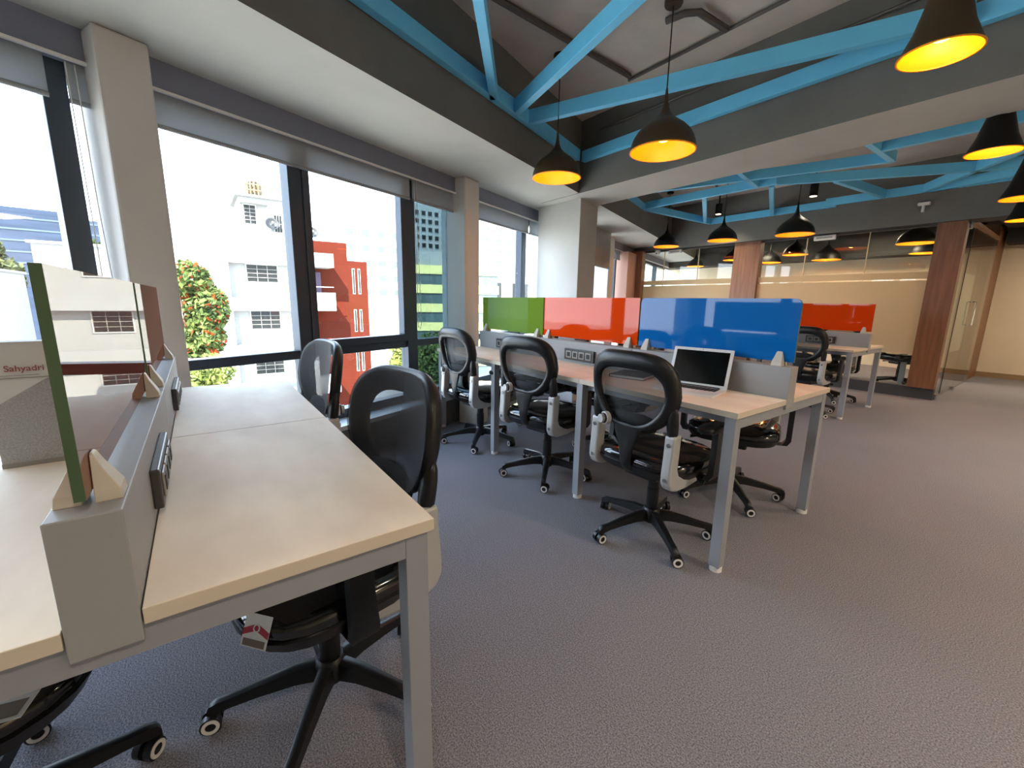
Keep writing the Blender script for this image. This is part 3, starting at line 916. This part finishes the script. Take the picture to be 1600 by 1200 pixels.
        b_ = a + .9 + k * 1.3
        ax = Vector((math.cos(b_), math.sin(b_), 0)); fw = Vector((-ax.y, ax.x, 0))
        c = c0 + fw * .012
        cs = MB()
        cs.cyl(c - ax * .024, c - ax * .006, .026, 18)
        cs.cyl(c + ax * .006, c + ax * .024, .026, 18)
        cs.cyl(c - ax * .014, c + ax * .014, .012, 10)
        cs.cyl(c0 + Vector((0, 0, .0)), c0 + Vector((0, 0, .045)), .009, 10)
        cs.build('caster', M_BLACK, lg, smooth=True)
        for q in (-1, 1):
            MB().ring(c + ax * q * .0235, ax * q, .013, .0215, .003, 20).build('wheel_ring', M_WHITEP, lg, smooth=True)
    return t

proto = make_chair()
GA = 'black mesh office chairs'
chairs = [
    (-1.23, 1.83, .02, 'mesh back office chair pulled up to the open laptop'),
    (-2.13, 1.88, .16, 'mesh back office chair in the middle of three before the orange screen'),
    (-2.98, 1.86, .06, 'mesh back office chair at the green screen beside the slim white pillar'),
    (-1.24, 2.64, PI + .35, 'office chair pushed in behind the blue screen, seat seen below the desk end'),
    (-2.20, 2.66, PI - .1, 'office chair behind the orange screen, glossy seat seen under the long desk'),
    (-3.02, 2.70, PI + .1, 'office chair behind the green screen, nearly hidden under the long desk'),
    (-1.85, 5.52, -.05, 'office chair at the back desk, partly hidden by the blue screen'),
    (-1.95, 6.50, PI + .1, 'office chair behind the back desk next to the glass partition'),
    (-1.20, .22, PI + .17, 'office chair at the near desk, large mesh back facing the camera'),
    (-2.28, .24, PI + .12, 'office chair at the far end of the near desk, back seen edge on'),
    (-1.22, -.50, .12, 'office chair under the left side of the near desk, seat at the lower left corner'),
    (-1.72, 8.75, PI - .6, 'office chair inside the meeting room, its base seen under the frosted glass'),
]
STAR = [39, 27, 29, 31, 6, 20, 40, 15, 39, 20, 32, 10]   # where the first foot of each star base points, in degrees
CH = []
for i, (x, y, rz, lab) in enumerate(chairs):
    o = proto if i == 0 else copy_tree(proto)
    o.location = (x, y, 0); o.rotation_euler = (0, 0, rz)
    o['label'] = lab; o['group'] = GA
    CH.append(o)
    a0 = STAR[i]
    for ch in o.children:
        if ch.name.startswith('leg'):
            ch.rotation_euler.z = math.radians(a0) - .25 - rz

t = thing('meeting_table', 'grey meeting table blurred behind the frosted glass by the walnut pillar', 'table', (-2.3, 8.9, 0))
MB().box(-.75, .75, -.4, .4, .715, .745).build('tabletop', M_PANEL, t, bevel=.003)
MB().box(-.68, .68, -.02, .02, .60, .715).build('apron', M_PANEL, t)
for (x_, y_) in ((-.66, -.34), (.66, -.34), (-.66, .34), (.66, .34)):
    MB().box(x_ - .03, x_ + .03, y_ - .03, y_ + .03, 0, .715).build('leg', M_STEEL, t)

# card tags stuck on wrapped seats (parts of their chairs)
def seat_tag(parent, x, y, z, rz, tilt, w=.055, h=.10):
    n = Matrix.Translation((x, y, z)) @ Matrix.Rotation(rz, 4, 'Z') @ Matrix.Rotation(tilt, 4, 'X')
    def put(poly, z0, z1, m, name, par):
        mb = MB(); mb.prism(poly, z0, z1)
        mb.v = [tuple(n @ Vector(v)) for v in mb.v]
        return mb.build(name, m, par)
    c = put([(-w, -h), (w, -h), (w, h), (-w, h)], 0, .0015, M_PAPER, 'card_tag', parent)
    put([(-w, -h * .05), (0, -h * .45), (w, -h * .05), (w, h * .35), (0, -h * .02), (-w, h * .35)], .0015, .0022, M_RED, 'red_chevron', c)
    mb = MB(); mb.ring((0, -h * .18, .0022), (0, 0, 1), .006, .009, .0006, 16)
    mb.v = [tuple(n @ Vector(v)) for v in mb.v]; mb.build('emblem', M_PAPER, c)
    put([(-w * .85, h * .5), (w * .85, h * .5), (w * .85, h * .92), (-w * .85, h * .92)], .0015, .002, mat('brown print', (120, 104, 88), .5), 'photo_print', c)
seat_tag(CH[8], -.172, .217, .459, .52, -1.12, .034, .034)
seat_tag(CH[10], .19, .14, .493, -1.9, .0, .05, .085)
seat_tag(CH[3], .1, .232, .445, PI, PI / 2, .05, .02)

# ------------------------------------------------------------------ laptop, notebook, bag
t = thing('laptop', 'open silver laptop with a dark screen on the long desk', 'laptop', (-1.20, 2.02, .75), .20)
MB().prism(rrect(.31, .215, .012, 4), 0, .012).build('base', M_ALUMAC, t, bevel=.002)
kb = MB().box(-.135, .135, -.005, .085, .012, .0128).build('keyboard', M_ALUMAC, t)
for r_ in range(5):
    for c_ in range(13):
        MB().box(-.132 + c_ * .0204, -.132 + c_ * .0204 + .017, -.003 + r_ * .0175, -.003 + r_ * .0175 + .0145, .0128, .0142).build('key', M_KEYS, kb)
MB().box(-.05, .05, -.085, -.018, .012, .0124).build('trackpad', M_PAPER, t)
ti = math.radians(18)
def lidp(x, u, w):
    return (x, .105 + math.sin(ti) * u + math.cos(ti) * w, .012 + math.cos(ti) * u - math.sin(ti) * w)
def lidbox(x0, x1, u0, u1, w0, w1, m, name, par, bevel=0.):
    mb = MB()
    c8 = [(x0, u0, w0), (x1, u0, w0), (x1, u1, w0), (x0, u1, w0), (x0, u0, w1), (x1, u0, w1), (x1, u1, w1), (x0, u1, w1)]
    mb.add([lidp(*q) for q in c8], [(0, 1, 2, 3), (7, 6, 5, 4), (0, 4, 5, 1), (1, 5, 6, 2), (2, 6, 7, 3), (3, 7, 4, 0)])
    return mb.build(name, m, par, bevel=bevel)
lid = lidbox(-.155, .155, 0, .208, 0, .006, M_ALUMAC, 'lid', t, .002)
lidbox(-.138, .138, .016, .192, -.001, .0005, M_SCREEN, 'display', lid)
lidbox(-.002, .002, .199, .202, -.001, .0005, M_BLACK, 'webcam', lid)
MB().cyl((-.12, .106, .012), (.12, .106, .012), .005, 10).build('hinge', M_BLACK, t, smooth=True)

t = thing('notebook', 'closed black notebook lying on the long desk behind the laptop chair', 'notebook', (-1.63, 2.12, .75), .25)
MB().box(-.105, .105, -.15 * .7, .15 * .7, .003, .016).build('pages', M_PAPER, t)
MB().box(-.108, .108, -.108, .108, .016, .019).build('cover', M_NOTE, t, bevel=.001)
MB().box(-.108, .108, -.108, .108, 0, .003).build('cover', M_NOTE, t, bevel=.001)
MB().box(-.109, -.105, -.108, .108, 0, .019).build('cover_spine', M_NOTE, t)

BX, BY = -1.63, -.335
t = thing('paper_bag', 'white and grey printed paper bag standing on the near desk behind the glass screen', 'bag', (BX, BY, .75))
bg = MB()
bg.loft([[(-.05, -.105, 0), (.05, -.105, 0), (.05, .105, 0), (-.05, .105, 0)], [(-.045, -.105, .2), (.048, -.105, .2), (.048, .105, .2), (-.045, .105, .2)], [(-.02, -.105, .32), (.035, -.105, .32), (.035, .105, .32), (-.02, .105, .32)]])
bg.build('bag_body', M_PAPER, t, bevel=.002)
mb = MB()
mb.add([(.0512, -.104, .004), (.0512, .104, .004), (.0455, .104, .262), (.0475, .0, .225), (.0500, -.104, .155)], [(0, 1, 2, 3, 4)])
mb.build('grey_print', M_GREYP, t)
mb = MB(); mb.box(.05, .052, -.105, .105, 0, .012); mb.build('base_fold', M_SOCK, t)
fc = bpy.data.curves.new('lettering', 'FONT'); fc.body = 'Sahyadri'; fc.size = .021; fc.offset = .0002; fc.align_x = 'LEFT'
fo = bpy.data.objects.new('lettering_curve', fc); COL.objects.link(fo)
dg = bpy.context.evaluated_depsgraph_get()
me = bpy.data.meshes.new_from_object(fo.evaluated_get(dg))
bpy.data.objects.remove(fo)
me.materials.clear(); me.materials.append(M_INK)
lo = bpy.data.objects.new('lettering', me); COL.objects.link(lo); lo.parent = t
lo.rotation_euler = (PI / 2 - .1, 0, PI / 2); lo.location = (.0462, -.07, .247)
for k in range(2):
    MB().box(.0478 - k * .001, .0484 - k * .001, -.09, -.01 + .02 * k, .236 - k * .007, .2375 - k * .007).build('small_print', M_SOCK, t)

# small white power box below the sill
t = thing('power_box', 'small pale power box by the sill wall behind the farthest front chair', 'box', W(3.30, 2.47, 0))
pb = MB(); pb.box(-.11, .11, -.09, .09, 0, .26)
pb.build('case', M_OFFW, t, bevel=.006).rotation_euler = (0, 0, TH)
pb = MB(); pb.box(.1, .113, -.02, .02, .16, .2)
pb.build('catch', M_BLACK, t).rotation_euler = (0, 0, TH)

# ------------------------------------------------------------------ outdoors
GZ = -10.
ground = struct(MB().box(-260, 40, -160, 220, GZ - .5, GZ).build('ground', mat('street dust', (182, 176, 164), .9, noise=.2, nscale=.2)))
M_WB = mat('white stucco', (148, 148, 146), .85, spec=.05, noise=.05, nscale=.6)
M_WB2 = mat('cream stucco', (206, 202, 190), .85, spec=.05, noise=.1, nscale=.5)
M_RB = mat('terracotta paint', (76, 31, 21), .8, spec=.05, noise=.1, nscale=.7)
M_YB = mat('yellow facade panel', (226, 212, 140), .7, spec=.05)
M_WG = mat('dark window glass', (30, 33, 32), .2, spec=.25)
M_WF = mat('window frame white', (190, 190, 186), .6, spec=.05)
M_GR = mat('grille paint', (150, 148, 140), .6, spec=.05)
M_BT = mat('blue facade glass', (50, 60, 76), .4, spec=.1, noise=.25, nscale=.25, stretch=(1, .3, 3))
M_GREY = mat('grey concrete', (140, 140, 136), .85)

def bwin(par, x, y0, y1, z0, z1, bars=True, depth=.15, nx=3, nz=4):
    """facade window looking towards +x: frame, pane, grille"""
    f = MB()
    t_ = .06
    f.box(x, x + .06, y0 - t_, y1 + t_, z1, z1 + t_); f.box(x, x + .06, y0 - t_, y1 + t_, z0 - t_, z0)
    f.box(x, x + .06, y0 - t_, y0, z0, z1); f.box(x, x + .06, y1, y1 + t_, z0, z1)
    w = f.build('window', M_WF, par)
    MB().box(x - .02, x + .03, y0, y1, z0, z1).build('pane', M_WG, w)
    if bars:
        g = MB()
        for k in range(1, nz):
            z = z0 + (z1 - z0) * k / nz
            g.box(x + .06, x + .09, y0, y1, z - .012, z + .012)
        for k in range(0, nx + 1):
            y = y0 + (y1 - y0) * k / nx
            g.box(x + .06, x + .085, y - .012, y + .012, z0, z1)
        g.build('grille', M_GR, w)
    return w

# white apartment block
bX = -33.
t = thing('apartment_block', 'white apartment block across the street with recessed grilled windows', 'building', (bX, 4, GZ))
o_ = Vector((bX, 4, GZ))
def part_box(par, o, name, m, x0, x1, y0, y1, z0, z1, bevel=0.):
    return MB().box(x0 - o.x, x1 - o.x, y0 - o.y, y1 - o.y, z0 - o.z, z1 - o.z).build(name, m, par, bevel=bevel)
part_box(t, o_, 'wall', M_WB, bX - 9, bX - .5, 1.55, 6.9, GZ, 5.2)
for (z0, z1) in ((3.33, 5.42), (1.17 - .87, 1.17), (-2.80, -1.93), (-5.9, -5.0)):
    part_box(t, o_, 'band', M_WB, bX - .5, bX, 1.85, 6.85, z0, z1)
for (z0, z1) in ((3.33, 4.28), (.30, 1.58), (-5.7, -4.6)):
    part_box(t, o_, 'balcony', M_WB, bX - 1.6, bX + .25, 6.85, 8.15, z0, z1)
part_box(t, o_, 'side_fin', M_WB, bX - .5, bX, 1.55, 1.85, GZ, 5.42)
for (y0, y1, z0, z1) in ((2.85, 4.62, 2.2, 3.28), (2.85, 4.55, -.92, .26), (2.85, 4.55, -4.0, -2.86), (2.85, 4.55, -7.2, -6.1)):
    ww = bwin(t, bX - .5 - o_.x, y0 - o_.y, y1 - o_.y, z0 - o_.z, z1 - o_.z)
part_box(t, o_, 'stair_tower', M_WB, bX - 5, bX - .8, 2.8, 5.35, 5.4, 7.55)
part_box(t, o_, 'tower_slab', M_GREY, bX - 5.2, bX - .5, 2.6, 5.5, 7.55, 7.68)
bwin(t, bX - .8 - o_.x, 3.05 - o_.y, 3.7 - o_.y, 5.9 - o_.z, 7.05 - o_.z, True, nx=2, nz=5)
part_box(t, o_, 'canopy', M_WB, bX - .8, bX - .1, 2.85, 4.4, 7.1, 7.2)
bwin(t, bX - .8 - o_.x, 4.75 - o_.y, 5.2 - o_.y, 5.5 - o_.z, 6.6 - o_.z, True, nx=3, nz=2)

# tank cage on its roof
tk = thing('water_tank', 'caged round water tank standing on the white block roof', 'tank', (bX - 2.2, 3.85, 7.68))
MB().lathe([(.0, .02), (.5, .02), (.52, .15), (.52, .95), (.45, 1.08), (.18, 1.18), (0, 1.18)], 24).build('tank_body', mat('tan tank', (92, 74, 46), .6), tk, smooth=True)
for k in range(7):
    y = -.66 + k * .22
    MB().box(.60, .66, y - .03, y + .03, 0, 1.28).build('cage_post', mat('tan timber', (128, 104, 70), .7), tk)
for k in range(4):
    MB().box(.66, .69, -.68, .68, .1 + k * .36, .16 + k * .36).build('cage_rail', MATS['tan timber'], tk)
def dish(y, z, x, lab):
    d = thing('satellite_dish', lab, 'dish', (x, y, z))
    prof = [(0, 0), (.2, .03), (.34, .09), (.42, .16)]
    mb = MB(); mb.lathe(prof, 24)
    mb.v = [tuple(Matrix.Rotation(PI / 2 - .35, 4, 'Y') @ Vector(v)) for v in mb.v]
    ob = mb.build('reflector', mat('dark dish', (34, 36, 37), .6), d, smooth=True)
    md = ob.modifiers.new('solid', 'SOLIDIFY'); md.thickness = .02
    MB().cyl((.1, 0, .02), (.42, 0, .1), .02, 8).build('feed_arm', M_WB, d)
    MB().cyl((.40, 0, .06), (.44, 0, .14), .06, 12).build('feed_horn', M_WB, d)
    MB().box(-.06, 0, -.03, .03, -.5, 0).build('post', M_GREY, d)
dish(4.55, 5.92, bX - .4, 'dark satellite dish on the white block parapet')
dish(7.4, 5.9, bX - 2.4, 'dark satellite dish on the terracotta block parapet')

# terracotta block
t = thing('terracotta_block', 'terracotta red block with narrow slot windows beside the white apartments', 'building', (-35, 9, GZ))
o_ = Vector((-35, 9, GZ))
part_box(t, o_, 'wall', M_RB, -43, -35, 6.9, 9.7, GZ, 5.35)
part_box(t, o_, 'side_wall', M_RB, -43, -35.02, 9.7, 11.2, GZ, 4.05)
for (z0, z1) in ((1.55, 3.5), (-1.4, .35), (-4.6, -2.6), (-7.2, -5.5)):
    for y in (10.12, 10.55):
        wn_ = part_box(t, o_, 'slot_window', M_WF, -35.02, -34.97, y - .1, y + .1, z0, z1)
        part_box(wn_, o_, 'pane', M_WG, -34.97, -34.95, y - .05, y + .07, z0 + .05, z1 - .05)
rl = part_box(t, o_, 'balcony_rail', M_WF, -33.0, -32.95, 6.9, 8.1, 1.95, 2.0)
part_box(t, o_, 'balcony_door', mat('lilac door', (84, 74, 90), .6, spec=.05), -35.0, -34.95, 7.0, 7.7, 1.6, 3.1)

def tower(name, label, x, y0, y1, ztop, m, cols, rows, z_lo, dz, ww=1.0, wh=1.1, depth=14, rot=0., gap=None, paint=None):
    cy_ = (y0 + y1) / 2
    t = thing(name, label, 'building', (x, cy_, GZ), rot)
    MB().box(-depth, 0, y0 - cy_, y1 - cy_, 0, ztop - GZ).build('wall', m, t)
    MB().box(-depth + 1, -.3, y0 - cy_ + .5, y1 - cy_ - 2, ztop - GZ, ztop - GZ + 1.4).build('roof_house', m, t)
    for r in range(rows):
        for c in range(cols):
            yy = y0 - cy_ + (y1 - y0) * (c + .5) / cols
            zz = z_lo - GZ + r * dz
            if zz + wh > ztop - GZ - .4:
                continue
            w = MB().box(-.02, .12, yy - ww / 2 - .1, yy + ww / 2 + .1, zz - .18, zz - .06).build('window', m, t)
            MB().box(-.01, .03, yy - ww / 2, yy + ww / 2, zz, zz + wh).build('pane', paint or M_WG, w)
    return t
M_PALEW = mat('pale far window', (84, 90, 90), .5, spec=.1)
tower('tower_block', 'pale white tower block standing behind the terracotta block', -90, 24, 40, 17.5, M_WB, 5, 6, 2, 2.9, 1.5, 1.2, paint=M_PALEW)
tower('tower_block', 'distant white high-rise seen through the tinted pane', -140, 61, 75.5, 31.5, M_WB, 6, 8, 11, 2.6, 1.4, 1.4)
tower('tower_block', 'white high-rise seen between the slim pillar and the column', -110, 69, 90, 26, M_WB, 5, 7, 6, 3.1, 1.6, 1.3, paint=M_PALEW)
tower('tower_block', 'low white commercial building behind the green screen', -60, 37, 54, 5.5, M_WB, 3, 1, 1.6, 3, 3.4, 2.6)
tower('tower_block', 'white residential tower seen beyond the grey panel', -120, 118, 150, 34, M_WB, 6, 8, 4, 3.4, 1.8, 1.5, paint=M_PALEW)
# yellow banded office
t = thing('banded_office', 'office building with yellow bands and dark glass strips', 'building', (-44, 24, GZ), math.radians(-20))
for k in range(6):
    z = 5.0 - 2.1 * k - GZ
    MB().box(-10, 0, -4.5, 5, z - .95 - 1.15, z - .95).build('glass_strip', mat('strip glass', (74, 92, 92), .15, noise=.3, nscale=.8, stretch=(1, 3, .2)), t)
    MB().box(-10.2, .2, -4.6, 5.1, z - .95, z).build('yellow_band', M_YB, t)
MB().box(-9, -1, -4, 4, 5 - GZ, 6.6 - GZ).build('roof_house', M_WB, t)
# blue glass tower far left
t = thing('glass_tower', 'dark blue glass office tower far behind the white roofs at the left edge', 'building', (-120, -23, GZ), math.radians(8))
MB().box(-20, 0, -9, 9, 0, 15.5 - GZ).build('curtain_wall', M_BT, t)
for k in range(6):
    MB().box(0, .1, -9, 9, 4.6 + k * 2.0 - GZ, 4.9 + k * 2.0 - GZ).build('spandrel', mat('pale spandrel', (60, 74, 92), .4), t)
MB().box(-18, -.5, -7.5, 6, 15.5 - GZ, 16.6 - GZ).build('crown', M_BT, t)
# white roofs on the left
t = thing('white_house', 'low white house with flat roof behind the left window mullion', 'building', (-48, -7, GZ))
MB().box(-8, 0, -2.6, 2.3, 0, 4.9 - GZ).build('wall', M_WB, t)
MB().box(-8.2, .2, -2.8, 2.5, 4.9 - GZ, 5.1 - GZ).build('roof_slab', M_WB, t)
MB().cyl((-3, -.2, 5.1 - GZ), (-3, -.2, 7.2 - GZ), .03, 8).build('antenna', M_GREY, t)
bwin(t, 0, -1.3, 0, 2.0 - GZ, 3.2 - GZ, False)
t = thing('white_house', 'white house with small grilled window beyond the paper bag', 'building', (-39, -11.2, GZ))
MB().box(-6, 0, -5, 1.6, 0, 2.5 - GZ).build('wall', M_WB, t)
MB().box(-6.2, .2, -5.1, 1.7, 2.5 - GZ, 2.65 - GZ).build('roof_slab', M_WB, t)
bwin(t, 0, -.1, .7, .2 - GZ, 1.2 - GZ, True)

# trees -------------------------------------------------------------------
def leafmat(n, a, b):
    return mat(n, a, .6, spec=.05, noise=.5, nscale=1.3, rgb2=b)
ML1 = leafmat('leaf green', (92, 104, 56), (44, 60, 34))
ML2 = leafmat('leaf lime', (124, 130, 66), (78, 92, 46))
ML3 = leafmat('leaf dull', (92, 98, 64), (58, 66, 46))
MFL = mat('orange blossom', (130, 54, 26), .6, spec=.05)
MTR = mat('bark', (96, 78, 62), .9, bump=.4, bscale=12)
def tree(label, x, y, z0, blobs, m, n=2600, leaf=.16, flowers=0, name='tree'):
    """blobs: list of (dx, dy, z, rx, ry, rz) ellipsoids in world height"""
    t = thing(name, label, 'tree', (x, y, z0))
    top = max(b[2] for b in blobs) - z0
    MB().tube([(0, 0, 0), (.05, .08, top * .4), (-.05, .02, top * .8)], [.22, .17, .08], 10).build('trunk', MTR, t, smooth=True)
    for k in range(4):
        b = blobs[k % len(blobs)]
        MB().tube([(0, .03, top * (.35 + .1 * k)), (b[0] * .4 + .1 * k, b[1] * .4 - .15 * k, top * .6), (b[0] + .2 * (k - 1.5), b[1] + .3 * (1.5 - k), b[2] - z0)], [.1, .07, .03], 7).build('branch', MTR, t, smooth=True)
    def cloud(cnt, size, m_, nm, shell):
        mb = MB(); vs = []; fs = []
        vol = [b[3] * b[4] * b[5] for b in blobs]; tot = sum(vol)
        for b, v_ in zip(blobs, vol):
            for _ in range(int(cnt * v_ / tot)):
                while True:
                    p = Vector((random.uniform(-1, 1), random.uniform(-1, 1), random.uniform(-1, 1)))
                    if p.length <= 1 and p.length >= shell:
                        break
                q = Vector((b[0] + p.x * b[3], b[1] + p.y * b[4], b[2] - z0 + p.z * b[5]))
                d1 = Vector((random.gauss(0, 1), random.gauss(0, 1), random.gauss(0, 1))).normalized()
                d2 = d1.cross(Vector((random.gauss(0, 1), random.gauss(0, 1), random.gauss(0, 1)))).normalized()
                s_ = size * random.uniform(.6, 1.3)
                i0 = len(vs)
                vs += [q - d1 * s_, q + d2 * s_ * .5, q + d1 * s_, q - d2 * s_ * .5]
                fs.append((i0, i0 + 1, i0 + 2, i0 + 3))
        mb.add(vs, fs)
        mb.build(nm, m_, t, kind='stuff', fixn=False)
    cloud(n, leaf, m, 'foliage', .35)
    if flowers:
        cloud(flowers, leaf * .9, MFL, 'blossom', .82)
    return t
tree('leafy tree with orange blossom between the nearest pillar and the white block', -27, .1, GZ,
     [(0, -.3, 1.9, 1.2, 1.0, 1.0), (.2, .3, .6, 1.3, 1.0, 1.2), (0, -.2, -.9, 1.3, 1.2, 1.1)], ML1, 4200, .17, 420)
tree('lime green bush below the window transom beside the nearest pillar', -22, .3, GZ,
     [(0, 0, -1.9, 1.0, .8, .7), (0, -.5, -2.6, 1.2, 1.0, .9)], ML2, 2200, .13, name='bush')
tree('dull green tree at the left edge of the picture', -52, -14, GZ,
     [(0, .2, 4.2, 2.2, 1.9, 2.0), (0, 1.4, 2.6, 2.0, 1.7, 1.6), (0, -.8, 2.0, 2.2, 2.0, 1.8)], ML3, 3600, .26)
tree('green tree top rising behind the white house', -70, -7.3, GZ,
     [(0, -2.3, 6.2, 2, 1.6, 1.4), (0, 0, 5.8, 2, 2, 1.3)], ML1, 2200, .26)
tree('lime tree top behind the left mullion', -60, -5.0, GZ, [(0, 0, 6.8, 2, 2.0, 1.2), (0, 1.6, 6.4, 2, 1.4, 1.0)], ML2, 1800, .24)
tree('green tree outside below the tinted pane', -26, 12.6, GZ, [(0, 0, -2.2, 1.5, 1.3, 1.3), (0, .5, -3.4, 1.6, 1.5, 1.3)], ML1, 2600, .18)
tree('pale green tree beside the terracotta block', -34, 13.8, GZ, [(0, 0, -2.6, 1.4, 1.3, 1.1), (0, .2, -4, 1.7, 1.5, 1.2)], ML2, 2200, .2)
